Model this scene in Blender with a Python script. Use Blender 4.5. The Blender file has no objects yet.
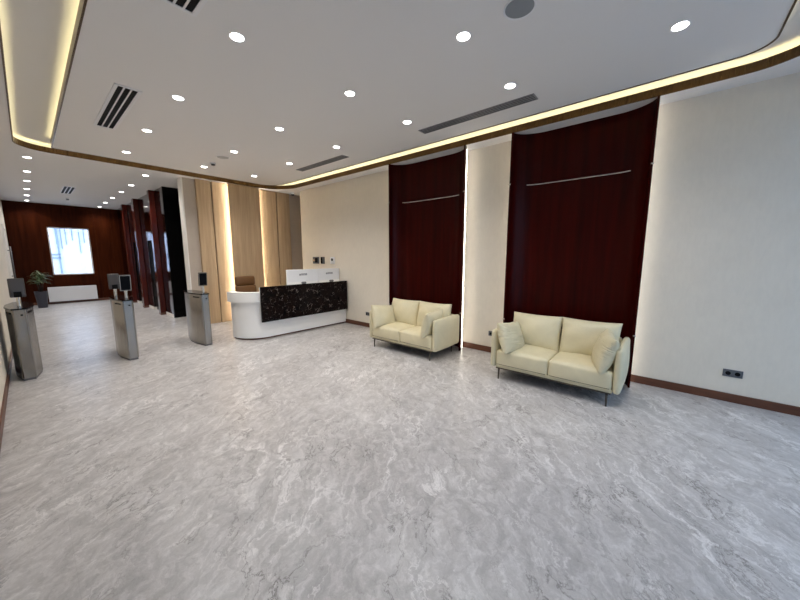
import bpy, bmesh, math, random
from mathutils import Vector, Matrix, Quaternion
random.seed(7)
PI = math.pi
SC = bpy.context.scene
C = SC.collection

# ------------------------------------------------------------------ camera
cam = bpy.data.cameras.new('camera')
cam_o = bpy.data.objects.new('camera', cam); C.objects.link(cam_o); SC.camera = cam_o
cam.sensor_width = 36.0; cam.lens = 315.0/800.0*36.0; cam.clip_start = 0.02; cam.clip_end = 200
_f = 315.0
Yc = Vector((26-400, 256.3-300, _f)).normalized()
_ny = 300+_f*_f/(300-256.3)
Zc = -Vector((0, _ny-300, _f)).normalized()
Zc = (Zc-Yc*Zc.dot(Yc)).normalized()
Xc = Yc.cross(Zc)
cam_o.matrix_world = Matrix(((Xc.x, -Xc.y, -Xc.z, 0), (Yc.x, -Yc.y, -Yc.z, 0), (Zc.x, -Zc.y, -Zc.z, 1.65), (0, 0, 0, 1)))

# ------------------------------------------------------------------ world, exposure
W = bpy.data.worlds.new('world'); SC.world = W; W.use_nodes = True
bg = W.node_tree.nodes['Background']
bg.inputs['Color'].default_value = (0.60, 0.74, 1.0, 1)
bg.inputs['Strength'].default_value = 5.2
SC.view_settings.view_transform = 'Standard'
SC.view_settings.look = 'None'
SC.view_settings.exposure = 0.42
SC.view_settings.gamma = 1.0
SC.view_settings.use_curve_mapping = False
SC.cycles.max_bounces = 10
SC.cycles.diffuse_bounces = 6
SC.cycles.use_denoising = True

SPOT_W = 50.0          # each recessed downlight
COVE_E = 6.5           # cove strip emission
OAK_E = 38.0
PANEL_E = 10.5         # strips behind the wall panels
WARM = (1.0, 0.86, 0.46)
SOFTWHITE = (1.0, 0.92, 0.79)
DOWN = (1.0, 0.955, 0.91)

def portal(loc, rot, sx, sy):
    l = bpy.data.lights.new('sky_portal', 'AREA'); l.shape = 'RECTANGLE'; l.size = sx; l.size_y = sy
    l.cycles.is_portal = True
    o = bpy.data.objects.new('sky_portal', l); C.objects.link(o); o.location = loc; o.rotation_euler = rot
portal((2.36, -1.68, 1.7), (PI/2, 0, 0), 5.2, 3.2)
portal((1.07, 16.38, 1.83), (-PI/2, 0, 0), 1.04, 1.66)

# ------------------------------------------------------------------ materials
def mat(name, col, rough=0.5, metal=0.0, spec=0.5, coat=0.0):
    m = bpy.data.materials.new(name); m.use_nodes = True
    b = m.node_tree.nodes['Principled BSDF']
    b.inputs['Base Color'].default_value = (*col, 1); b.inputs['Roughness'].default_value = rough
    b.inputs['Metallic'].default_value = metal; b.inputs['Specular IOR Level'].default_value = spec
    b.inputs['Coat Weight'].default_value = coat
    return m
class NT:
    def __init__(s, m): s.t = m.node_tree; s.b = s.t.nodes['Principled BSDF']
    def n(s, kind, **kw):
        x = s.t.nodes.new(kind)
        for k, v in kw.items():
            if k in x.inputs.keys() if hasattr(x.inputs, 'keys') else False: x.inputs[k].default_value = v
            else: setattr(x, k, v)
        return x
    def l(s, a, b): s.t.links.new(a, b)
    def coords(s, scale=(1, 1, 1), rot=(0, 0, 0)):
        tc = s.n('ShaderNodeTexCoord'); mp = s.n('ShaderNodeMapping')
        mp.inputs['Scale'].default_value = scale; mp.inputs['Rotation'].default_value = rot
        s.l(tc.outputs['Object'], mp.inputs['Vector']); return mp.outputs['Vector']
    def noise(s, vec, scale, detail=4, rough=0.5, dist=0.0):
        x = s.n('ShaderNodeTexNoise')
        x.inputs['Scale'].default_value = scale; x.inputs['Detail'].default_value = detail
        x.inputs['Roughness'].default_value = rough; x.inputs['Distortion'].default_value = dist
        s.l(vec, x.inputs['Vector']); return x.outputs['Fac']
    def ramp(s, fac, stops):
        x = s.n('ShaderNodeValToRGB'); e = x.color_ramp.elements
        while len(e) < len(stops): e.new(0.5)
        for i, (p, c) in enumerate(stops):
            e[i].position = p; e[i].color = (*c, 1) if len(c) == 3 else c
        s.l(fac, x.inputs['Fac']); return x.outputs['Color']
    def mix(s, fac, a, b, mode='MIX'):
        x = s.n('ShaderNodeMix'); x.data_type = 'RGBA'; x.blend_type = mode
        if isinstance(fac, float): x.inputs[0].default_value = fac
        else: s.l(fac, x.inputs[0])
        for i, v in ((6, a), (7, b)):
            if isinstance(v, tuple): x.inputs[i].default_value = (*v, 1)
            else: s.l(v, x.inputs[i])
        return x.outputs[2]
    def bump(s, h, strength=0.2, dist=0.01):
        x = s.n('ShaderNodeBump'); x.inputs['Strength'].default_value = strength; x.inputs['Distance'].default_value = dist
        s.l(h, x.inputs['Height']); s.l(x.outputs['Normal'], s.b.inputs['Normal'])
    def col(s, c): s.l(c, s.b.inputs['Base Color'])

def floor_mat():
    m = mat('grey_marble_tile', (.4, .4, .4), 0.2, spec=0.42); t = NT(m)
    def along(sx, sy, ang):
        """object coordinates turned by ang, then stretched"""
        tc = t.n('ShaderNodeTexCoord'); a = t.n('ShaderNodeMapping'); b = t.n('ShaderNodeMapping')
        a.inputs['Rotation'].default_value = (0, 0, -ang); b.inputs['Scale'].default_value = (sx, sy, 1)
        t.l(tc.outputs['Object'], a.inputs['Vector']); t.l(a.outputs['Vector'], b.inputs['Vector'])
        # a slow wobble so that the veins crinkle
        nz = t.n('ShaderNodeTexNoise'); nz.inputs['Scale'].default_value = 2.6; nz.inputs['Detail'].default_value = 6
        nz.inputs['Roughness'].default_value = 0.62
        t.l(tc.outputs['Object'], nz.inputs['Vector'])
        sc = t.n('ShaderNodeVectorMath'); sc.operation = 'SCALE'; sc.inputs[3].default_value = 0.42; t.l(nz.outputs['Color'], sc.inputs[0])
        ad = t.n('ShaderNodeVectorMath'); ad.operation = 'ADD'; t.l(b.outputs['Vector'], ad.inputs[0]); t.l(sc.outputs[0], ad.inputs[1])
        return ad.outputs[0]
    v = along(.75, 1.35, .68)
    base = t.ramp(t.noise(v, 2.3, 9, 0.68, 0.25), [(0.30, (.355, .338, .334)), (0.5, (.450, .434, .430)), (0.70, (.560, .545, .54))])
    fine = t.noise(v, 11, 9, 0.74, 0.3)
    base = t.mix(0.38, base, t.ramp(fine, [(0.33, (.22, .205, .20)), (0.5, (.46, .445, .44)), (0.68, (.90, .88, .87))]))
    def vein(scale, width, ang, k, seed):
        nn = t.noise(along(.62+seed, 1.55+seed, ang), scale, 7, 0.60, 0.25)
        return t.ramp(nn, [(0.5-width, (0, 0, 0)), (0.5, (k,)*3), (0.5+width*.6, (0, 0, 0))])
    def patch(scale, lo, hi): return t.ramp(t.noise(t.coords((1, 1, 1)), scale, 4, 0.55, 0.4), [(lo, (0, 0, 0)), (hi, (1, 1, 1))])
    base = t.mix(t.mix(1.0, vein(1.25, .020, .72, .85, 0), patch(1.3, .42, .62), 'MULTIPLY'), base, (.76, .74, .73))
    base = t.mix(t.mix(1.0, vein(2.3, .018, .55, .60, .11), patch(1.9, .46, .60), 'MULTIPLY'), base, (.80, .78, .77))
    base = t.mix(t.mix(1.0, vein(1.55, .014, .70, .90, .23), patch(2.2, .42, .62), 'MULTIPLY'), base, (.16, .145, .14))
    base = t.mix(t.mix(1.0, vein(3.4, .014, .80, .60, .31), patch(2.4, .48, .62), 'MULTIPLY'), base, (.17, .155, .15))
    # faint joints between the large tiles
    br = t.n('ShaderNodeTexBrick'); br.offset = 0.0
    br.inputs['Scale'].default_value = 1.0; br.inputs['Mortar Size'].default_value = 0.0016
    br.inputs['Brick Width'].default_value = 0.8; br.inputs['Row Height'].default_value = 1.6
    t.l(t.coords(), br.inputs['Vector'])
    base = t.mix(t.mix(1.0, br.outputs['Fac'], (.22, .22, .22), 'MULTIPLY'), base, (.30, .29, .29))
    t.col(base)
    rr = t.n('ShaderNodeMapRange'); t.l(fine, rr.inputs[0]); rr.inputs[3].default_value = 0.23; rr.inputs[4].default_value = 0.36
    t.l(rr.outputs[0], t.b.inputs['Roughness'])
    return m
def wood_mat(name, c0, c1, rough, scale=(9, 9, 0.55), coat=0.0, band=None, spec=0.4):
    m = mat(name, c0, rough, coat=coat, spec=spec); t = NT(m)
    m.node_tree.nodes['Principled BSDF'].inputs['Coat Roughness'].default_value = 0.12
    v = t.coords(scale)
    g = t.noise(v, 2.2, 8, 0.6, 0.5)
    c = t.ramp(g, [(0.3, c0), (0.7, c1)])
    if band:
        b = t.noise(t.coords((band, band, 0.02)), 1.0, 1, 0.4)
        c = t.mix(b, t.mix(1.0, c, (.45, .43, .40), 'MULTIPLY'), t.mix(1.0, c, (1.4, 1.5, 1.4), 'MULTIPLY'))
    t.col(c)
    t.bump(g, 0.05, 0.002)
    return m
def wallpaper(name, col):
    m = mat(name, col, 0.85, spec=0.2); t = NT(m)
    a = t.noise(t.coords((1, 1, 0.35)), 26, 5, 0.6, 0.5)
    b = t.noise(t.coords((1, 1, 1.2)), 3.0, 4, 0.55)
    lo = tuple(x*0.965 for x in col); hi = tuple(min(1, x*1.03) for x in col)
    t.col(t.mix(0.45, t.ramp(a, [(0.35, lo), (0.65, hi)]), t.ramp(b, [(0.35, lo), (0.65, hi)])))
    t.bump(a, 0.12, 0.003)
    return m
def emit(name, col, s):
    m = bpy.data.materials.new(name); m.use_nodes = True
    nt = m.node_tree; nt.nodes.clear()
    e = nt.nodes.new('ShaderNodeEmission'); o = nt.nodes.new('ShaderNodeOutputMaterial')
    e.inputs[0].default_value = (*col, 1); e.inputs[1].default_value = s
    nt.links.new(e.outputs[0], o.inputs[0]); return m
def glass_mat(name='clear_glass', tint=(.93, .96, .96)):
    m = bpy.data.materials.new(name); m.use_nodes = True
    nt = m.node_tree; nt.nodes.clear()
    o = nt.nodes.new('ShaderNodeOutputMaterial'); mx = nt.nodes.new('ShaderNodeMixShader')
    tr = nt.nodes.new('ShaderNodeBsdfTransparent'); gl = nt.nodes.new('ShaderNodeBsdfGlossy')
    gl.inputs['Roughness'].default_value = 0.02; tr.inputs[0].default_value = (*tint, 1)
    mx.inputs[0].default_value = 0.06
    nt.links.new(tr.outputs[0], mx.inputs[1]); nt.links.new(gl.outputs[0], mx.inputs[2]); nt.links.new(mx.outputs[0], o.inputs[0])
    return m
def slab_mat():
    m = mat('dark_emperador_stone', (.01, .008, .007), 0.25, spec=0.08); t = NT(m)
    v = t.coords()
    d = t.noise(v, 7, 5, 0.6, 1.0)
    base = t.ramp(d, [(0.35, (.0025, .002, .0025)), (0.7, (.011, .005, .004))])
    vo = t.n('ShaderNodeTexVoronoi'); vo.feature = 'DISTANCE_TO_EDGE'; vo.inputs['Scale'].default_value = 13
    wv = t.n('ShaderNodeVectorMath'); wv.operation = 'ADD'
    nz = t.n('ShaderNodeTexNoise'); nz.inputs['Scale'].default_value = 9; t.l(v, nz.inputs['Vector'])
    sc = t.n('ShaderNodeVectorMath'); sc.operation = 'SCALE'; sc.inputs[3].default_value = 0.16
    t.l(nz.outputs['Color'], sc.inputs[0]); t.l(v, wv.inputs[0]); t.l(sc.outputs[0], wv.inputs[1]); t.l(wv.outputs[0], vo.inputs['Vector'])
    e = t.ramp(vo.outputs['Distance'], [(0.0, (1, 1, 1)), (0.05, (0, 0, 0))])
    k = t.ramp(t.noise(v, 12, 4, 0.6, 0.6), [(0.5, (0, 0, 0)), (0.66, (.62, .62, .62))])
    t.col(t.mix(t.mix(1.0, e, k, 'MULTIPLY'), base, (.36, .30, .28)))
    return m
def leather(name, col):
    m = mat(name, col, 0.42, spec=0.4); t = NT(m)
    n = t.noise(t.coords(), 5, 5, 0.6, 0.4)
    t.col(t.ramp(n, [(0.3, tuple(x*0.94 for x in col)), (0.7, tuple(min(1, x*1.04) for x in col))]))
    f = t.noise(t.coords(), 140, 2, 0.5)
    mx = t.n('ShaderNodeMath'); mx.operation = 'ADD'; t.l(n, mx.inputs[0])
    s2 = t.n('ShaderNodeMath'); s2.operation = 'MULTIPLY'; s2.inputs[1].default_value = 0.08; t.l(f, s2.inputs[0]); t.l(s2.outputs[0], mx.inputs[1])
    t.bump(mx.outputs[0], 0.25, 0.012)
    return m
def creased():
    m = leather('creased_cream_leather', (.68, .615, .42)); t = NT(m)
    w = t.noise(t.coords((2, 2, 26)), 1.6, 3, 0.6, 0.6)
    t.bump(w, 0.85, 0.03)
    return m
def brushed(name, col, rough, wavy=0.0):
    m = mat(name, col, rough, 1.0); t = NT(m)
    n = t.noise(t.coords((60, 60, 0.6)), 2, 3, 0.5)
    rr = t.n('ShaderNodeMapRange'); t.l(n, rr.inputs[0]); rr.inputs[3].default_value = rough*0.8; rr.inputs[4].default_value = rough*1.3
    t.l(rr.outputs[0], t.b.inputs['Roughness'])
    if wavy: t.bump(t.noise(t.coords((1, 1, 0.5)), 3.0, 2, 0.5), wavy, 0.05)
    return m

M = {}
M['floor'] = floor_mat()
M['paint'] = mat('ceiling_paint', (.78, .77, .765), 0.9, spec=0.15)
M['wallpaper'] = wallpaper('greige_wallcovering', (.75, .695, .60))
M['taupe'] = wallpaper('taupe_wallcovering', (.50, .43, .36))
M['white_paint'] = mat('white_wall_paint', (.80, .77, .73), 0.8, spec=0.2)
M['bronze'] = brushed('bronze_trim', (.11, .066, .034), 0.27)
M['maroon'] = wood_mat('maroon_veneer', (.024, .0008, .0007), (.046, .0022, .0012), 0.30, (7, 7, .35), band=5.0, spec=.09)
M['far_wood'] = wood_mat('reddish_brown_veneer', (.026, .0048, .0012), (.058, .0115, .003), 0.40, (5, 5, .4), band=1.2, spec=.04)
M['lacquer'] = wood_mat('red_brown_lacquer', (.055, .007, .005), (.10, .016, .010), 0.11, (6, 6, .4), coat=.12, spec=.35)
NT(M['lacquer']).bump(NT(M['lacquer']).noise(NT(M['lacquer']).coords((1, 1, 0.7)), 3.2, 2, 0.5), 0.5, 0.05)
M['oak'] = wood_mat('light_oak_veneer', (.40, .275, .16), (.54, .39, .24), 0.5, (10, 10, .45))
M['base_wood'] = wood_mat('walnut_skirting', (.085, .030, .016), (.15, .058, .030), 0.4, (1, 1, 8))
M['black'] = mat('black_glass', (.0025, .0025, .003), 0.14, spec=0.12)
M['black_matt'] = mat('matt_black', (.003, .003, .0035), 0.6, spec=.15)
M['vent_grey'] = mat('vent_grey_slat', (.28, .28, .29), 0.5)
M['steel'] = brushed('brushed_steel', (.31, .285, .25), 0.22, wavy=0.4)
M['mirror_steel'] = brushed('polished_steel', (.55, .51, .48), 0.10, wavy=0.12)
M['smoked_steel'] = brushed('smoked_mirror_steel', (.15, .125, .115), 0.07, wavy=0.10)
M['chrome'] = mat('chrome', (.75, .73, .70), 0.12, 1.0)
M['leg_metal'] = mat('dark_bronze_leg', (.10, .085, .07), 0.3, 0.8)
M['dark_steel'] = mat('dark_grey_housing', (.13, .12, .12), 0.35, 0.6)
M['screen'] = mat('dark_screen', (.003, .0035, .005), 0.45, spec=0.06)
M['reader_shell'] = mat('grey_metal_shell', (.085, .075, .07), 0.38, 0.5)
M['slab'] = slab_mat()
M['white_gloss'] = mat('white_solid_surface', (.87, .865, .85), 0.28)
M['white_plastic'] = mat('white_plastic', (.78, .79, .81), 0.35)
M['mark_grey'] = mat('grey_mark', (.22, .23, .26), 0.5)
M['grey_plastic'] = mat('grey_plastic', (.10, .105, .115), 0.5)
M['cream'] = leather('cream_leather', (.68, .615, .42))
M['cream_creased'] = creased()
M['brown_leather'] = leather('tan_brown_leather', (.15, .070, .024))
M['piping'] = mat('dark_seam', (.20, .18, .11), 0.6)
M['glass'] = glass_mat()
M['tinted_glass'] = glass_mat('tinted_glass', (.50, .54, .56))
M['cove_led'] = emit('warm_led', WARM, COVE_E)
M['panel_led'] = emit('soft_white_led', SOFTWHITE, PANEL_E)
M['oak_led'] = emit('warm_white_led', (1.0, .93, .78), OAK_E)
M['lens'] = emit('downlight_lens', (1, .97, .92), 14.0)
M['leaf'] = mat('green_leaf', (.07, .12, .045), 0.45)
M['leaf_pale'] = mat('pale_leaf', (.17, .21, .11), 0.45)
M['soil'] = mat('dark_soil', (.02, .014, .01), 0.9)
M['pot'] = mat('dark_slate_pot', (.045, .045, .06), 0.35)
M['facade'] = wallpaper('pale_render', (.50, .51, .58))
M['facade_line'] = mat('grey_facade_line', (.16, .20, .26), 0.7)
M['pavement'] = mat('grey_pavement', (.42, .42, .43), 0.9)

# ------------------------------------------------------------------ mesh helpers
def box(bm, x0, x1, y0, y1, z0, z1):
    v = [bm.verts.new(p) for p in ((x0, y0, z0), (x1, y0, z0), (x1, y1, z0), (x0, y1, z0), (x0, y0, z1), (x1, y0, z1), (x1, y1, z1), (x0, y1, z1))]
    for f in ((3, 2, 1, 0), (4, 5, 6, 7), (0, 1, 5, 4), (1, 2, 6, 5), (2, 3, 7, 6), (3, 0, 4, 7)): bm.faces.new([v[i] for i in f])
def bx(*a, bevel=0.0, seg=2):
    bm = bmesh.new(); box(bm, *a)
    if bevel: bmesh.ops.bevel(bm, geom=bm.edges[:], offset=bevel, segments=seg, profile=0.5, affect='EDGES')
    return bm
def prism(bm, pts, z0, z1, top_pts=None):
    tp = top_pts or pts
    a = [bm.verts.new((p[0], p[1], z0)) for p in pts]; b = [bm.verts.new((p[0], p[1], z1)) for p in tp]
    n = len(pts)
    for i in range(n): bm.faces.new((a[i], a[(i+1) % n], b[(i+1) % n], b[i]))
    bm.faces.new(a[::-1]); bm.faces.new(b)
def tube(bm, p0, p1, r0, r1=None, seg=14, caps=True):
    r1 = r0 if r1 is None else r1
    p0, p1 = Vector(p0), Vector(p1); q = Vector((0, 0, 1)).rotation_difference((p1-p0).normalized())
    A = []; B = []
    for i in range(seg):
        d = q @ Vector((math.cos(2*PI*i/seg), math.sin(2*PI*i/seg), 0))
        A.append(bm.verts.new(p0+d*r0)); B.append(bm.verts.new(p1+d*r1))
    for i in range(seg): bm.faces.new((A[i], A[(i+1) % seg], B[(i+1) % seg], B[i]))
    if caps: bm.faces.new(A[::-1]); bm.faces.new(B)
def lathe(bm, prof, c=(0, 0, 0), seg=28):
    rings = []
    for r, z in prof:
        rings.append([bm.verts.new((c[0]+r*math.cos(2*PI*i/seg), c[1]+r*math.sin(2*PI*i/seg), c[2]+z)) for i in range(seg)])
    for a, b in zip(rings, rings[1:]):
        for i in range(seg): bm.faces.new((a[i], a[(i+1) % seg], b[(i+1) % seg], b[i]))
    bm.faces.new(rings[0][::-1]); bm.faces.new(rings[-1])
def path_tube(bm, pts, r, seg=8, closed=False):
    for a, b in zip(pts, pts[1:]+(pts[:1] if closed else [])):
        if (Vector(b)-Vector(a)).length > 1e-6: tube(bm, a, b, r, seg=seg)
def rbox(w, d, h, r, bulge=(0, 0, 0), n=12):
    """rounded, softly bulging box centred on the origin"""
    bm = bmesh.new()
    hx, hy, hz = w/2, d/2, h/2
    ts = [-math.cos(PI*i/n) for i in range(n+1)]
    cache = {}
    def put(p):
        k = tuple(round(x, 5) for x in p)
        if k in cache: return cache[k]
        x, y, z = p[0]*hx, p[1]*hy, p[2]*hz
        i = Vector((max(-hx+r, min(hx-r, x)), max(-hy+r, min(hy-r, y)), max(-hz+r, min(hz-r, z))))
        dv = Vector((x, y, z))-i
        if dv.length > 1e-9: dv = dv.normalized()*r
        q = i+dv
        sx, sy, sz = [(1-a*a) for a in p]
        q.x += p[0]*bulge[0]*sy*sz; q.y += p[1]*bulge[1]*sx*sz; q.z += p[2]*bulge[2]*sx*sy
        cache[k] = bm.verts.new(q); return cache[k]
    for ax in range(3):
        for s in (-1, 1):
            for i in range(n):
                for j in range(n):
                    q = []
                    for a, b in ((i, j), (i+1, j), (i+1, j+1), (i, j+1)):
                        p = [0, 0, 0]; p[ax] = s; p[(ax+1) % 3] = ts[a]; p[(ax+2) % 3] = ts[b]; q.append(put(p))
                    if s < 0: q.reverse()
                    bm.faces.new(q)
    return bm
def pillow(w, h, t, seed=0, n=18, pinch=0.05):
    """stuffed cushion, face in the x-z plane, thickness along y"""
    rnd = random.Random(seed); bm = bmesh.new(); V = {}
    ph = [rnd.uniform(0, 6.28) for _ in range(6)]
    for s in (-1, 1):
        for i in range(n+1):
            for j in range(n+1):
                u = -math.cos(PI*i/n); v = -math.cos(PI*j/n)
                edge = i in (0, n) or j in (0, n)
                if edge and s == 1: V[s, i, j] = V[-1, i, j]; continue
                th = ((1-u**2)**0.36)*((1-v**2)**0.36)*t/2
                wr = 0.006*math.sin(5*u+ph[0]+2*v)*math.sin(4*v+ph[1])+0.004*math.sin(11*u*v+ph[2])
                x = u*w/2*(1-pinch*(1-v*v)); z = v*h/2*(1-pinch*(1-u*u))
                V[s, i, j] = bm.verts.new((x, s*th*(1+wr*12), z))
    for s in (-1, 1):
        for i in range(n):
            for j in range(n):
                q = [V[s, i, j], V[s, i+1, j], V[s, i+1, j+1], V[s, i, j+1]]
                if s > 0: q.reverse()
                bm.faces.new(q)
    return bm
def xf(bm, loc=(0, 0, 0), rot=(0, 0, 0)):
    from mathutils import Euler
    bm.transform(Matrix.Translation(loc) @ Euler(rot).to_matrix().to_4x4()); return bm
def obj(name, bm, m, parent=None, smooth=False, label=None):
    bmesh.ops.recalc_face_normals(bm, faces=bm.faces[:])
    me = bpy.data.meshes.new(name); bm.to_mesh(me); bm.free()
    me.materials.append(m if not isinstance(m, str) else M[m])
    if smooth:
        for p in me.polygons: p.use_smooth = True
        if smooth == 'auto': me.set_sharp_from_angle(angle=math.radians(40))
    o = bpy.data.objects.new(name, me); C.objects.link(o)
    if parent: o.parent = parent
    if label: o['label'] = label
    return o
def struct(name, bm, m, parent=None, smooth=False):
    o = obj(name, bm, m, parent, smooth)
    if parent is None: o['kind'] = 'structure'
    return o
def tag(o, label, cat, group=None):
    o['label'] = label; o['category'] = cat
    if group: o['group'] = group
    return o
def thing(name, label, cat, loc=(0, 0, 0), group=None):
    o = bpy.data.objects.new(name, None); C.objects.link(o); o.location = loc; o.empty_display_size = 0.1
    return tag(o, label, cat, group)
def copy_tree(o, parent=None):
    c = o.copy(); C.objects.link(c)
    if parent: c.parent = parent
    for ch in list(o.children): copy_tree(ch, c)
    return c

# ------------------------------------------------------------------ room shell
XL, XR, YB, YF, ZC = -0.33, 5.048, -1.70, 16.30, 3.42
ZT = 3.565
struct('floor', bx(XL-.15, 6.6, YB-.15, YF+.15, -.12, 0), 'floor')

def rr(x0, x1, y0, y1, rad, n=14):
    """rounded rectangle; radii near-left, near-right, far-right, far-left"""
    pts = []
    for (cx, cy, a0, r) in ((x0, y0, PI, rad[0]), (x1, y0, 1.5*PI, rad[1]), (x1, y1, 0, rad[2]), (x0, y1, .5*PI, rad[3])):
        sx = 1 if cx == x0 else -1; sy = 1 if cy == y0 else -1
        for i in range(n+1):
            a = a0+.5*PI*i/n
            pts.append((cx+sx*r+r*math.cos(a), cy+sy*r+r*math.sin(a)))
    return pts
def off(b, d):
    return rr(b[0]-d, b[1]+d, b[2]-d, b[3]+d, [max(.02, r+d) for r in b[4]])
OUT = (.06, 4.74, -.90, 8.31, (.45, .50, .75, .42))
INN = (.45, 4.34, -.515, 7.93, (.22, .22, .45, .06))
def ring(bm, pa, za, pb, zb):
    a = [bm.verts.new((*p, za)) for p in pa]; b = [bm.verts.new((*p, zb)) for p in pb]
    n = len(a)
    for i in range(n): bm.faces.new((a[i], a[(i+1) % n], b[(i+1) % n], b[i]))
def filled(bm, loops, z):
    es = []
    for lp in loops:
        vs = [bm.verts.new((*p, z)) for p in lp]
        es += [bm.edges.new((vs[i], vs[(i+1) % len(vs)])) for i in range(len(vs))]
    bmesh.ops.triangle_fill(bm, edges=es, use_beauty=True)
bm = bmesh.new()
R0 = [(XL-.1, YB-.1), (6.5, YB-.1), (6.5, YF+.1), (XL-.1, YF+.1)]
filled(bm, [R0, off(OUT, .004)], ZC)
ring(bm, off(OUT, .006), ZC+.015, off(OUT, .14), ZC+.015)
ring(bm, off(OUT, .14), ZC+.015, off(OUT, .14), ZT)
filled(bm, [off(INN, -.004)], ZC)
ring(bm, off(INN, -.006), ZC+.015, off(INN, -.14), ZC+.015)
ring(bm, off(INN, -.14), ZC+.015, off(INN, -.14), ZT)
box(bm, XL-.15, 6.6, YB-.15, YF+.15, ZT, ZT+.1)
ceil = struct('ceiling', bm, 'paint')
def lip(bm, b, d0, d1, z0, z1):
    p, q = off(b, d0), off(b, d1)
    ring(bm, p, z0, p, z1); ring(bm, q, z0, q, z1); ring(bm, p, z0, q, z0); ring(bm, p, z1, q, z1)
bm = bmesh.new(); lip(bm, OUT, 0, .014, ZC-.006, ZC+.083); struct('trim_1', bm, 'bronze')
bm = bmesh.new(); lip(bm, INN, -.014, 0, ZC-.006, ZC+.083); struct('trim_2', bm, 'bronze')
bm = bmesh.new()
ring(bm, off(OUT, .055), ZC+.035, off(OUT, .085), ZC+.035)
obj('light_strip', bm, 'cove_led', ceil)
bm = bmesh.new()
ring(bm, off(INN, -.055), ZC+.035, off(INN, -.085), ZC+.035)
obj('light_strip', bm, 'cove_led', ceil)

# walls
struct('wall_right', bx(XR, XR+.16, YB, 7.9, 0, ZT), 'wallpaper')
struct('wall_left', bx(XL-.15, XL, YB, YF, 0, ZT), 'wallpaper')
struct('wall_passage', bx(6.3, 6.45, 7.7, 10.2, 0, ZT), 'wallpaper')
bm = bmesh.new(); box(bm, XR+.16, 6.45, 7.74, 7.9, 0, ZT); struct('wall_passage_side', bm, 'wallpaper')
# far wall with window opening
WX0, WX1, WZ0, WZ1 = .55, 1.59, 1.0, 2.65
bm = bmesh.new()
for a in ((XL-.15, WX0, 0, ZT), (WX1, 2.9, 0, ZT), (WX0, WX1, 0, WZ0), (WX0, WX1, WZ1, ZT)):
    box(bm, a[0], a[1], YF, YF+.16, a[2], a[3])
# thin joints between the veneer boards stay in relief
for x in (-.05, .37, 1.76, 2.2):
    box(bm, x-.003, x+.003, YF-.004, YF, .1, ZC)
struct('wall_far', bm, 'far_wood')
bm = bmesh.new()
for a in ((WX0, WX0+.035, WZ0, WZ1), (WX1-.035, WX1, WZ0, WZ1), (WX0, WX1, WZ0, WZ0+.035), (WX0, WX1, WZ1-.035, WZ1)):
    box(bm, a[0], a[1], YF+.02, YF+.15, a[2], a[3])
win = struct('window_1', bm, 'white_paint')
obj('pane', bx(WX0+.03, WX1-.03, YF+.10, YF+.108, WZ0+.03, WZ1-.03), 'glass', win)
# glazed wall behind the camera
bm = bmesh.new()
box(bm, XL-.15, XR+.16, YB-.12, YB, 0, .12); box(bm, XL-.15, XR+.16, YB-.12, YB, 3.25, ZT)
for i in range(6):
    x = XL+i*(XR-XL)/5
    box(bm, x-.03, x+.03, YB-.10, YB, .12, 3.25)
box(bm, XL, XR, YB-.08, YB-.03, 2.25, 2.30)
wb = struct('window_2', bm, 'dark_steel')
obj('pane', bx(XL, XR, YB-.06, YB-.052, .12, 3.25), 'tinted_glass', wb)
# reception back wall and lift lobby
struct('wall_reception', bx(2.46, 6.45, 8.55, 8.80, 0, ZT), 'taupe')
struct('trim_3', bx(2.435, 2.46, 8.545, 8.80, 0, ZC), 'white_paint')
struct('wall_lobby', bx(2.75, 2.9, 10.12, YF, 0, ZT), 'black_matt')
struct('wall_lobby_end', bx(2.43, 6.45, 10.05, 10.12, 0, ZT), 'black')
# lift front: polished steel with two lift doors
bm = bmesh.new()
box(bm, 2.44, 2.75, 10.12, 11.06, .08, ZC)
for (a, b) in ((12.16, 13.06), (14.16, 15.0)): box(bm, 2.44, 2.75, a, b, .08, ZC)
for (a, b) in ((11.06, 12.16), (13.06, 14.16)): box(bm, 2.44, 2.75, a, b, 2.12, ZC)
box(bm, 2.44, 2.75, 15.0, YF, .08, ZC)
struct('wall_lift_front', bm, 'smoked_steel')
for i, (a, b) in enumerate(((11.06, 12.16), (13.06, 14.16))):
    mid = (a+b)/2
    d = struct('door_%d' % (i+2), bx(2.50, 2.55, a, mid-.003, 0, 2.12), 'black')
    obj('door_leaf', bx(2.50, 2.55, mid+.003, b, 0, 2.12), 'black', d)
bm = bmesh.new()
box(bm, 2.432, 2.75, 10.12, 10.98, 0, .08); box(bm, 2.432, 2.75, 12.16, 12.9, 0, .08); box(bm, 2.432, 2.75, 14.16, 14.6, 0, .08)
struct('trim_4', bm, 'white_paint')
for k, (y0, y1, lab) in enumerate(((10.86, 11.04, 'glossy red brown lift portal fin nearest the black wall end'),
                                   (12.80, 13.02, 'glossy red brown lift portal fin between the two black lift doors'),
                                   (14.50, 14.72, 'glossy red brown lift portal fin nearest the window wall'))):
    bm = bx(2.31, 2.4395, y0, y1, .02, ZC, bevel=.012)
    f = tag(obj('portal_fin', bm, 'lacquer'), lab, 'pilaster', 'fins of the lift portals')
    obj('plinth', bx(2.308, 2.4395, y0-.002, y1+.002, 0, .06), 'base_wood', f)

# skirtings
def board(name, *a): struct(name, bx(*a, bevel=.004, seg=1), 'base_wood')
bm = bmesh.new()
for (a, b) in ((YB, .42), (1.80, 2.82), (4.14, 7.9)): box(bm, XR-.016, XR, a, b, 0, .098)
struct('baseboard_right', bm, 'base_wood')
bm = bmesh.new(); box(bm, XL, XL+.015, YB, 12.5, 0, .098); box(bm, XL, XL+.015, 13.62, YF, 0, .098)
struct('baseboard_left', bm, 'base_wood')
board('baseboard_far', XL, 2.44, YF-.05, YF, 0, .085)
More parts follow.
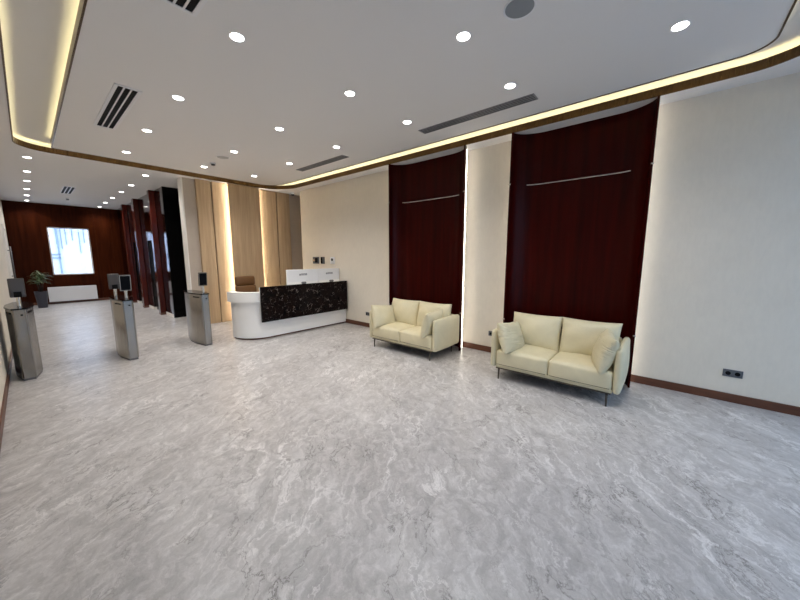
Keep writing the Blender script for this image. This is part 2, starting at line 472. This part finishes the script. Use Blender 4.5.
# white door far along the left wall
d = struct('door_1', bx(XL, XL+.03, 12.58, 13.54, 0, 2.35), 'white_paint')
bm = bmesh.new()
box(bm, XL, XL+.045, 12.5, 12.58, 0, 2.43); box(bm, XL, XL+.045, 13.54, 13.62, 0, 2.43); box(bm, XL, XL+.045, 12.58, 13.54, 2.35, 2.43)
obj('door_frame', bm, 'white_paint', d)
bm = bmesh.new(); tube(bm, (XL+.09, 12.75, 1.05), (XL+.09, 12.75, 1.9), .018)
for z in (1.15, 1.8): tube(bm, (XL+.02, 12.75, z), (XL+.09, 12.75, z), .01)
obj('door_handle', bm, 'dark_steel', d, True)

# ------------------------------------------------------------------ outside
struct('ground', bx(-14, 20, -22, YB-.15, -.16, -.04), 'pavement')
struct('ground_far', bx(-10, 14, YF+.17, 34, -.16, -.04), 'pavement')
b = tag(obj('building', bx(-4.5, 2.12, 22.0, 26, -.05, 3.7), 'facade'), 'pale building standing outside beyond the far window', 'building')
bm = bmesh.new()
for z in (1.55, 1.72, 3.0, 3.12): box(bm, -4.5, 1.08, 21.94, 22.0, z, z+.05)
box(bm, 1.0, 1.06, 21.94, 22.0, -.05, 3.65)
obj('ledge', bm, 'facade_line', b)
bm = bmesh.new()
for x, z0, z1 in ((1.14, 2.0, 3.0), (1.30, 2.2, 3.1), (.98, 2.2, 3.2), (1.52, 2.4, 3.1), (1.75, 1.8, 2.9), (1.92, 2.3, 3.0)): box(bm, x, x+.03, 21.95, 22.0, z0, z1)
obj('drain_pipe', bm, 'facade_line', b)

# ------------------------------------------------------------------ maroon curved wall panels
def panel_path(hw, xf_, xb, n=12):
    """plan curve from one front edge round to the other (local y = -hw..hw)"""
    rx = xb-xf_; ry = .40
    pts = []
    for i in range(n+1):
        a = .5*PI*i/n
        pts.append((xf_+rx*math.sin(a), -hw+ry*(1-math.cos(a))))
    q = [(x, -y) for x, y in reversed(pts)]
    return pts+q
def sheet(bm, pts, t, z0, z1):
    n = len(pts); nor = []
    for i in range(n):
        a = Vector(pts[max(0, i-1)]); b = Vector(pts[min(n-1, i+1)]); d = (b-a).normalized()
        nor.append(Vector((d.y, -d.x)))
    outer = [(Vector(p)+nr*t) for p, nr in zip(pts, nor)]
    loop = list(pts)+[(p.x, p.y) for p in reversed(outer)]
    prism(bm, loop, z0, z1)
def make_panel(label):
    r = thing('curved_wall_panel', label, 'wall panel', (0, 0, 0), 'curved maroon wall panels')
    HW = .81; pts = panel_path(HW, 4.735, 5.005)
    bm = bmesh.new(); sheet(bm, pts, .022, .012, ZC-.002)
    obj('panel_sheet', bm, 'maroon', r, 'auto')
    # polished strip let into the veneer
    ins = panel_path(HW-.003, 4.732, 4.999)
    bm = bmesh.new()
    for z0, z1 in ((2.694, 2.708),): sheet(bm, [p for p in ins if -.61 < p[1] < .68], .004, z0, z1)
    obj('metal_strip', bm, 'mirror_steel', r, 'auto')
    # edge pins
    for s in (-1, 1):
        for z in (.68, 2.70):
            bm = bmesh.new(); tube(bm, (4.742, s*HW, z), (4.742, s*(HW+.028), z), .012)
            obj('standoff_pin', bm, 'chrome', r, True)
        obj('light_strip', bx(4.912, 4.924, s*(HW-.048)-.006, s*(HW-.048)+.006, .02, ZC-.02), 'panel_led', r)
    return r
pa = make_panel('tall curved maroon wall panel behind the nearer cream sofa'); pa.location = (0, 1.075, 0)
pb = copy_tree(pa); pb.location = (0, 3.49, 0); pb['label'] = 'tall curved maroon wall panel behind the farther cream sofa, nearer the desk'

# ------------------------------------------------------------------ oak panels of the reception wall
def oak(x0, x1, y0, y1, label):
    return tag(obj('oak_panel', bx(x0, x1, y0, y1, 0, ZC-.002, bevel=.012, seg=2), 'oak'), label, 'wall panel', 'oak panels behind the reception desk')
oak(2.70, 3.015, 8.47, 8.549, 'narrow oak wall panel leftmost behind the desk, beside the greige wall')
oak(3.035, 3.56, 8.47, 8.549, 'oak wall panel left of the brown chair, lit white along its right edge')
cp = oak(3.36, 4.13, 8.345, 8.375, 'wide raised oak wall panel directly behind the brown chair')
for s, x in ((-1, 3.40), (1, 4.09)):
    obj('light_strip', bx(x-.008+s*.02, x+.008+s*.02, 8.378, 8.388, .03, ZC-.03), 'oak_led', cp)
obj('bracket', bx(3.6, 3.9, 8.375, 8.549, .4, 3.0), 'black_matt', cp)
oak(3.95, 4.655, 8.47, 8.549, 'oak wall panel right of the brown chair, lit yellow along its left edge')
oak(4.675, 5.06, 8.47, 8.549, 'narrow oak wall panel rightmost, next to the shadowed passage')

# ------------------------------------------------------------------ ceiling fittings
def make_downlight():
    r = thing('downlight', '', 'ceiling light', (0, 0, ZC), 'recessed round ceiling downlights')
    bm = bmesh.new(); lathe(bm, [(.049, -.001), (.060, -.006), (.060, .001), (.049, .001)])
    bm2 = bmesh.new(); lathe(bm2, [(.050, .0005), (.050, -.0035)])
    obj('trim_ring', bm, 'white_plastic', r, 'auto')
    obj('lens', bm2, 'lens', r)
    l = bpy.data.lights.new('downlight_beam', 'SPOT'); l.energy = SPOT_W; l.spot_size = math.radians(138); l.spot_blend = 1.0
    l.color = DOWN; l.shadow_soft_size = .04
    lo = bpy.data.objects.new('downlight_beam', l); C.objects.link(lo); lo.parent = r; lo.location = (0, 0, -.012)
    return r
dl0 = None
def place_downlight(x, y, lab):
    global dl0
    if dl0 is None: dl0 = make_downlight(); o = dl0
    else: o = copy_tree(dl0)
    o.location = (x, y, ZC); o['label'] = lab
ORD = ['nearest', 'second nearest', 'third nearest', 'fourth nearest', 'fifth nearest', 'farthest']
for x, row, ys in ((1.30, 'left row by the square vents', (2.85, 4.39, 5.83, 7.27)),
                   (2.49, 'middle row of the main ceiling', (1.44, 2.84, 4.34, 5.84, 7.25)),
                   (3.475, 'right row by the slot vents', (.10, 1.44, 2.83, 4.32, 5.75, 7.21))):
    for i, y in enumerate(ys):
        nm = 'farthest' if i == len(ys)-1 else ORD[i]
        place_downlight(x, y, 'round recessed downlight, %s one in the %s' % (nm, row))
for x, row in ((.20, 'left row of the corridor ceiling'), (1.90, 'right row of the corridor ceiling')):
    for i, y in enumerate((9.0, 10.48, 11.76, 13.16, 14.5, 15.84)):
        place_downlight(x, y, 'round recessed downlight, %s one in the %s' % (ORD[i], row))

def slot_vent(name, label, x0, x1, y0, y1, slots, frame='white_plastic', border=.02, gap=.012, group=None):
    r = thing(name, label, 'air vent', ((x0+x1)/2, (y0+y1)/2, ZC), group)
    w, l = (x1-x0)/2, (y1-y0)/2
    obj('backing', bx(-w+.004, w-.004, -l+.004, l-.004, -.003, .0), 'black_matt', r)
    bm = bmesh.new()
    for a in ((-w, -w+border, -l, l), (w-border, w, -l, l), (-w+border, w-border, -l, -l+border*.8), (-w+border, w-border, l-border*.8, l)):
        box(bm, *a, -.009, 0)
    obj('frame', bm, frame, r)
    inner = 2*w-2*border; sw = (inner-gap*(slots-1))/slots
    for k in range(1, slots):
        x = -w+border+k*sw+(k-1)*gap
        obj('slat', bx(x, x+gap, -l+border*.8, l-border*.8, -.008, 0), frame, r)
    return r
slot_vent('ceiling_vent', 'square three slot white air vent, whole one above the room left of the downlights', .775, 1.005, 4.52, 6.12, 3, border=.032, gap=.014, group='three slot ceiling vents')
slot_vent('ceiling_vent', 'three slot white air vent cut by the top edge of the photo', .775, 1.005, 1.25, 2.85, 3, border=.032, gap=.014, group='three slot ceiling vents')
slot_vent('ceiling_vent', 'small three slot air vent over the far corridor', .80, 1.03, 11.9, 13.25, 3, border=.02, gap=.022, group='three slot ceiling vents')
slot_vent('linear_vent', 'long dark linear slot vent nearer the camera, beside the right cove', 3.79, 3.945, 1.30, 2.88, 4, 'vent_grey', .012, .014, 'long linear ceiling vents')
slot_vent('linear_vent', 'shorter looking dark linear slot vent farther off, toward the desk', 3.79, 3.945, 4.56, 6.04, 4, 'vent_grey', .012, .014, 'long linear ceiling vents')

r = thing('ceiling_speaker', 'round grey ceiling speaker at the top of the photo', 'speaker', (2.485, .985, ZC))
bm = bmesh.new(); lathe(bm, [(.098, -.002), (.112, -.009), (.112, 0), (.098, 0)], seg=36); obj('rim', bm, 'white_plastic', r, 'auto')
bm = bmesh.new(); lathe(bm, [(.099, 0), (.099, -.004), (.06, -.007)], seg=36); obj('grille', bm, mat('speaker_mesh', (.24, .26, .28), 0.7), r, 'auto')
r = thing('ceiling_speaker', 'round white ceiling disc near the middle downlights', 'speaker', (2.49, 6.32, ZC))
bm = bmesh.new(); lathe(bm, [(.09, 0), (.105, -.008), (.105, 0)], seg=32); obj('rim', bm, 'white_plastic', r, 'auto')
bm = bmesh.new(); lathe(bm, [(.091, 0), (.091, -.004), (.05, -.006)], seg=32); obj('grille', bm, mat('pale_speaker_mesh', (.5, .5, .5), 0.7), r, 'auto')
def detector(loc, lab):
    r = thing('smoke_detector', lab, 'smoke detector', loc)
    bm = bmesh.new(); lathe(bm, [(.052, 0), (.052, -.016), (.046, -.02)]); obj('base', bm, 'white_plastic', r, 'auto')
    bm = bmesh.new(); lathe(bm, [(.036, -.018), (.034, -.042), (.02, -.048)]); obj('chamber', bm, 'grey_plastic', r, 'auto')
detector((2.51, 6.84, ZC), 'small grey smoke detector on the main ceiling above the desk')
detector((1.02, 14.4, ZC), 'small dark smoke detector on the far corridor ceiling')
r = thing('dome_camera', 'white dome camera on the ceiling corner by the oak panels', 'camera', (5.04, 8.25, ZC))
bm = bmesh.new(); lathe(bm, [(.06, 0), (.06, -.035), (.052, -.045)]); obj('base', bm, 'white_plastic', r, 'auto')
bm = bmesh.new(); lathe(bm, [(.044, -.044), (.040, -.065), (.026, -.082), (.008, -.09)]); obj('dome', bm, 'grey_plastic', r, True)

# ------------------------------------------------------------------ sofas
def make_sofa(label):
    r = thing('sofa', label, 'sofa', (4.35, 1.02, 0), 'cream leather two seat sofas')
    obj('base_frame', xf(rbox(.68, 1.33, .045, .010), (-.02, 0, .180)), 'cream', r, True)
    obj('base_rail', bx(-.372, .33, -.655, .655, .150, .160), 'leg_metal', r, label='slim metal rail under the seat')
    for sx, sy in ((-1, -1), (-1, 1), (1, -1), (1, 1)):
        bm = bmesh.new(); x = -.350 if sx < 0 else .30
        tube(bm, (x, sy*.618, .152), (x-.004*sx*-1, sy*.620, 0), .013, .009)
        obj('leg', bm, 'leg_metal', r, True)
    for s in (-1, 1):
        a = xf(rbox(.75, .072, .505, .034, (0, .026, .012), 14), (-.005, s*.702, .4125))
        obj('armrest', a, 'cream', r, True)
    obj('backrest', xf(rbox(.10, 1.32, .48, .04, (.01, 0, 0)), (.315, 0, .42), (0, .06, 0)), 'cream', r, True)
    for s in (-1, 1):
        c = obj('seat_cushion', xf(rbox(.635, .658, .215, .036, (.012, .001, .036), 14), (-.062, s*.3305, .297)), 'cream', r, True)
        bm = bmesh.new()
        path_tube(bm, [(-.380, s*.02, .212), (-.380, s*.640, .212)], .004, 6)
        obj('piping', bm, 'piping', c)
    for s in (-1, 1):
        c = pillow(.665, .50, .27, 3+s, pinch=.055)
        c.transform(Matrix.Rotation(PI/2, 4, 'Z'))
        obj('back_cushion', xf(c, (.165, s*.325, .604), (0, .22, 0)), 'cream', r, True)
    return r
s1 = make_sofa('nearer cream leather two seat sofa, in front of the right hand maroon panel')
s2 = copy_tree(s1); s2.location = (4.35, 3.395, 0); s2['label'] = 'farther cream leather two seat sofa, nearer the reception desk'
from mathutils import Euler
def throw(loc, rot, w, seed, lab, m='cream'):
    p = obj('throw_pillow', pillow(w, .42, .21, seed, pinch=.06), m, None, True)
    p.location = loc; p.rotation_euler = rot
    tag(p, lab, 'pillow', 'cream throw pillows on the sofas')
for (oy, nm) in ((1.02, 'nearer'), (3.395, 'farther')):
    f_ = nm == 'farther'
    throw((4.15, oy+.53, .562), (-.36, .10, -.16), .50, 11, 'square cream throw pillow against the left arm of the %s sofa' % nm, 'cream' if f_ else 'cream_creased')
    throw((4.15 if f_ else 4.18, oy-.545, .578), (.28, -.06, .06 if f_ else .26), .50, 12, 'square cream throw pillow against the right arm of the %s sofa' % nm, 'cream' if f_ else 'cream_creased')

# ------------------------------------------------------------------ sockets and wall devices
def socket(y, z, w, n, lab):
    r = thing('wall_socket', lab, 'socket', (XR, y, z), 'dark wall sockets')
    obj('plate', bx(-.012, 0, -w/2, w/2, -.042, .042, bevel=.004), 'grey_plastic', r)
    for k in range(n):
        yy = (k-(n-1)/2)*.075
        bm = bmesh.new(); tube(bm, (-.0125, yy, 0), (-.0145, yy, 0), .022, seg=20)
        obj('outlet', bm, 'black_matt', r)
socket(-.655, .335, .160, 2, 'dark double wall socket on the bare right wall, beyond the nearer sofa')
socket(2.235, .335, .085, 1, 'dark wall socket between the two sofas')
socket(5.265, .315, .155, 2, 'dark double wall socket between the farther sofa and desk')
r = thing('intercom_panel', 'dark rectangular intercom on the wall above the left monitor', 'intercom', (XR, 7.24, 1.545))
obj('housing', bx(-.03, 0, -.13, .13, -.09, .09, bevel=.008), 'grey_plastic', r)
obj('screen', bx(-.033, -.029, -.10, .02, -.06, .06), 'screen', r)
obj('button', bx(-.036, -.029, .05, .09, -.02, .02), 'chrome', r)
r = thing('door_phone', 'narrow dark door phone between the intercom and thermostat', 'door phone', (XR, 6.94, 1.545))
obj('housing', bx(-.03, 0, -.07, .07, -.09, .09, bevel=.008), 'grey_plastic', r)
obj('handset', bx(-.055, -.028, -.01, .045, -.085, .085, bevel=.012), 'black_matt', r)
r = thing('thermostat', 'small white thermostat with dark dial on the wall', 'thermostat', (XR, 6.54, 1.545))
obj('plate', bx(-.02, 0, -.085, .085, -.085, .085, bevel=.008), 'white_plastic', r)
bm = bmesh.new(); tube(bm, (-.02, 0, .02), (-.028, 0, .02), .035, seg=24); obj('dial', bm, 'black_matt', r)

# ------------------------------------------------------------------ reception desk
def desk_line(d, n=22):
    """plan curve of the desk front: straight, then a quarter round to the left end; d = inset"""
    r_ = .50-d; pts = [(XR-.004, 6.06+d), (3.06, 6.06+d)]
    for i in range(1, n+1): a = -PI/2-.5*PI*i/n; pts.append((3.06+r_*math.cos(a), 6.56+r_*math.sin(a)))
    return pts+[(2.56+d, 6.63)]
def desk_wall(d0, d1, z0, z1):
    bm = bmesh.new(); prism(bm, desk_line(d0)+desk_line(d1)[::-1], z0, z1); return bm
D = thing('reception_desk', 'curved white reception desk with dark stone front panel', 'reception desk', (0, 0, 0))
obj('plinth', desk_wall(.03, .09, 0, .035), 'base_wood', D, 'auto')
obj('body', desk_wall(0, .10, .035, .76), 'white_gloss', D, 'auto')
bm = desk_wall(-.06, .10, .76, .95)
bmesh.ops.bevel(bm, geom=[e for e in bm.edges if abs(e.verts[0].co.z-e.verts[1].co.z) < 1e-5 and e.calc_face_angle(0) > .5], offset=.008, segments=2, affect='EDGES')
obj('countertop', bm, 'white_gloss', D, 'auto')
bm = bmesh.new(); prism(bm, desk_line(.10)[:-1]+[(2.66, 6.60), (3.0, 6.80), (XR-.004, 6.80)], .70, .735); obj('worktop', bm, 'white_gloss', D, 'auto')
obj('stone_panel', bx(2.86, 5.01, 5.955, 5.998, .365, 1.06, bevel=.003, seg=1), 'slab', D, label='dark veined stone front panel')
obj('counter_shelf', bx(2.90, 5.03, 5.998, 6.10, .95, 1.045), 'white_gloss', D)

def monitor(xc, w, yc, lab):
    r = thing('monitor', lab, 'monitor', (xc, yc, .735))
    z0, z1 = .27, .625
    obj('screen_housing', bx(-w, w, -.015, .012, z0, z1, bevel=.008), 'white_plastic', r)
    obj('screen', bx(-w+.012, w-.012, .0125, .015, z0+.02, z1-.012), 'screen', r)
    obj('lower_bezel', bx(-w+.006, w-.006, -.028, -.014, z0, z0+.085, bevel=.006), 'white_gloss', r)
    bm = bmesh.new(); tube(bm, (0, .03, .01), (0, .03, z0+.12), .022); box(bm, -.04, .04, .012, .04, z0+.05, z0+.13)
    obj('stand_neck', bm, 'white_plastic', r)
    obj('stand_foot', bx(-.13, .13, -.08, .14, 0, .014, bevel=.005), 'white_plastic', r)
    bm = bmesh.new(); x = -.09
    for k, ww in enumerate((.045, .018, .026, .020, .022, .026)):
        box(bm, x, x+ww, -.0162, -.0148, z1-.135, z1-(.088 if k else .098)); x += ww+.008
    obj('brand_mark', bm, 'mark_grey', r)
    return r
monitor(3.98, .395, 6.26, 'white backed monitor on the desk, left of the pair')
monitor(4.71, .315, 6.28, 'white backed monitor on the desk, right of the pair near the wall')
for x, lab in ((3.86, 'small dark webcam on the stone panel edge before the left monitor'), (4.60, 'small dark webcam on the stone panel edge before the right monitor')):
    r = thing('webcam', lab, 'webcam', (x, 6.03, 1.045))
    obj('foot', bx(-.025, .025, -.02, .02, 0, .012, bevel=.003), 'grey_plastic', r)
    obj('head', xf(rbox(.11, .05, .05, .022), (0, 0, .036)), 'grey_plastic', r, True)

# brown office chair behind the desk
r = thing('office_chair', 'brown leather office chair behind the reception desk', 'office chair', (3.40, 7.60, 0))
obj('seat', xf(rbox(.52, .50, .11, .05, (0, 0, .02)), (0, -.02, .47)), 'brown_leather', r, True)
obj('backrest', xf(rbox(.49, .10, .42, .045, (0, .02, 0)), (0, .21, .745), (-.10, 0, 0)), 'brown_leather', r, True)
obj('headrest', xf(rbox(.46, .11, .23, .05, (0, .015, 0)), (0, .245, 1.06), (-.06, 0, 0)), 'brown_leather', r, True)
bm = bmesh.new(); tube(bm, (0, 0, .07), (0, 0, .42), .03); obj('gas_lift', bm, 'chrome', r, True)
obj('back_bar', bx(-.03, .03, .25, .29, .40, 1.05), 'black_matt', r)
for s in (-1, 1):
    bm = bmesh.new(); path_tube(bm, [(s*.27, .12, .45), (s*.30, .12, .68), (s*.30, -.18, .70)], .018); obj('armrest', bm, 'chrome', r, True)
for k in range(5):
    a = 2*PI*k/5
    bm = bmesh.new(); tube(bm, (0, 0, .09), (.29*math.cos(a), .29*math.sin(a), .065), .024, .016)
    l = obj('base_arm', bm, 'chrome', r, True)
    bm = bmesh.new(); tube(bm, (.29*math.cos(a)-.015*math.sin(a), .29*math.sin(a)+.015*math.cos(a), .03), (.29*math.cos(a)+.015*math.sin(a), .29*math.sin(a)-.015*math.cos(a), .03), .03)
    obj('caster', bm, 'black_matt', l, True)

# ------------------------------------------------------------------ turnstile pedestals
HEX = [(-.06, -.48), (.06, -.48), (.125, -.14), (.125, .14), (.06, .48), (-.06, .48), (-.125, .14), (-.125, -.14)]
def hexs(k, e=0.0): return [((x+(e if x > 0 else -e))*k, y+(e if y > 0 else -e)) for x, y in HEX]
def reader(r, x, y, facing, z0=1.105):
    """face terminal on a short post; facing -1 towards the hall"""
    bm = bmesh.new(); tube(bm, (x, y, .972), (x, y, z0+.05), .022, seg=18)
    obj('reader_post', bm, 'chrome', r, 'auto')
    t = obj('reader', xf(rbox(.145, .03, .255, .012), (x, y+facing*.032, z0+.125), (facing*-.10, 0, 0)), 'reader_shell', r, True)
    obj('reader_screen', xf(bx(-.060, .060, facing*.015-.002, facing*.015+.002, -.112, .112), (x, y+facing*.032, z0+.125), (facing*-.10, 0, 0)), 'screen', t)
    bm = bmesh.new()
    for a in ((-.069, -.060, -.122, .122), (.060, .069, -.122, .122), (-.060, .060, .112, .122), (-.060, .060, -.122, -.112)):
        box(bm, a[0], a[1], facing*.015-.003, facing*.015+.003, a[2], a[3])
    obj('reader_rim', xf(bm, (x, y+facing*.032, z0+.125), (facing*-.10, 0, 0)), 'steel', t)
    obj('reader_bracket', bx(x-.035, x+.035, y-facing*.012-.012, y-facing*.012+.012, z0+.0, z0+.075, bevel=.005), 'black_matt', t)
def gate(xc, lab, readers):
    r = thing('turnstile_pedestal', lab, 'turnstile', (xc, 6.90, 0), 'steel turnstile pedestals')
    bm = bmesh.new(); prism(bm, hexs(.97, -.004), 0, .03); obj('plinth', bm, 'dark_steel', r)
    bm = bmesh.new(); prism(bm, hexs(1), .03, .955)
    bmesh.ops.bevel(bm, geom=[e for e in bm.edges if abs(e.verts[0].co.z-e.verts[1].co.z) > .5], offset=.012, segments=3, affect='EDGES')
    obj('cabinet', bm, 'steel', r, 'auto')
    bm = bmesh.new(); prism(bm, hexs(1, .008), .955, .974); obj('top_plate', bm, 'black', r, label='black glass top plate')
    # dark status slot on the left flank, scanner window on the nose
    bm = bmesh.new(); tube(bm, (.018, -.4805, .885), (.018, -.484, .885), .012, seg=16); obj('scanner', bm, 'black_matt', r)
    for s in (-1, 1):
        d0, d1 = Vector((s*.065, -.44)), Vector((s*.118, -.17)); n = Vector((s*.98, -.18))
        bm = bmesh.new(); p = [d0.lerp(d1, .15), d0.lerp(d1, .85)]
        vs = [bm.verts.new((q.x+n.x*e, q.y+n.y*e, z)) for z in (.895, .915) for e in (.0, .006) for q in p]
        for f in ((0, 1, 3, 2), (4, 5, 7, 6), (2, 3, 7, 6), (0, 1, 5, 4), (0, 2, 6, 4), (1, 3, 7, 5)): bm.faces.new([vs[i] for i in f])
        obj('status_slot', bm, 'black_matt', r)
    for (x, y, fc) in readers: reader(r, x, y, fc)
    return r
gate(-.135, 'steel turnstile pedestal leftmost, hugging the left wall', [(.01, -.28, 1)])
gate(.955, 'middle steel turnstile pedestal with two screens back to back', [(.025, -.28, -1), (-.04, .18, 1)])
gate(2.045, 'steel turnstile pedestal rightmost, beside the reception desk', [(.04, -.28, -1)])

# ------------------------------------------------------------------ far end: radiator and plant
r = thing('radiator', 'long white panel radiator under the far window', 'radiator', (.97, 16.19, 0))
obj('front_panel', bx(-.61, .61, -.05, -.03, .086, .585, bevel=.006), 'white_plastic', r)
obj('convector', bx(-.59, .59, -.03, .05, .11, .565), 'white_plastic', r)
obj('top_grille', bx(-.60, .60, -.045, .05, .575, .59), 'white_plastic', r)
for s in (-1, 1): obj('wall_bracket', bx(s*.45-.02, s*.45+.02, .045, .105, .2, .5), 'white_plastic', r)

P = thing('potted_plant', 'potted plant with narrow arching leaves in a dark slate pot', 'plant', (.19, 15.35, 0))
bm = bmesh.new(); lathe(bm, [(.105, 0), (.145, .5), (.152, .53), (.138, .53), (.134, .50)], seg=28); obj('pot', bm, 'pot', P, 'auto')
bm = bmesh.new(); lathe(bm, [(.134, .49), (.133, .505)], seg=24); obj('soil', bm, 'soil', P)
bm = bmesh.new()
for k in range(4):
    a = k*1.7; tube(bm, (.03*math.cos(a), .03*math.sin(a), .5), (.07*math.cos(a), .07*math.sin(a), .78+.05*k), .014, .010, 8)
obj('stem', bm, 'soil', P, True)
def leaves(seed, n, reach, zb):
    rnd = random.Random(seed); bm = bmesh.new()
    for _ in range(n):
        a = rnd.uniform(0, 2*PI); L = reach*rnd.uniform(.7, 1.15); up = rnd.uniform(.5, 1.4); w = rnd.uniform(.014, .022)
        o = Vector((.05*math.cos(a*3), .05*math.sin(a*3), zb+rnd.uniform(-.12, .12)))
        d = Vector((math.cos(a), math.sin(a), 0)); sd = Vector((-d.y, d.x, 0)); prev = None
        for i in range(8):
            t = i/7
            p = o+d*(L*t*(1-.15*up))+Vector((0, 0, L*(up*1.1*t-(.55+.45*up)*t*t)))
            ww = w*(1-t)**.6*(.5+min(1, t*4)*.5)+.001
            row = [bm.verts.new(p-sd*ww), bm.verts.new(p+Vector((0, 0, -.35*ww))), bm.verts.new(p+sd*ww)]
            if prev:
                bm.faces.new((prev[0], prev[1], row[1], row[0])); bm.faces.new((prev[1], prev[2], row[2], row[1]))
            prev = row
    return bm
obj('foliage', leaves(3, 90, .27, .86), 'leaf', P, True)
obj('foliage', leaves(5, 34, .30, .96), 'leaf_pale', P, True, label='paler upper leaves')
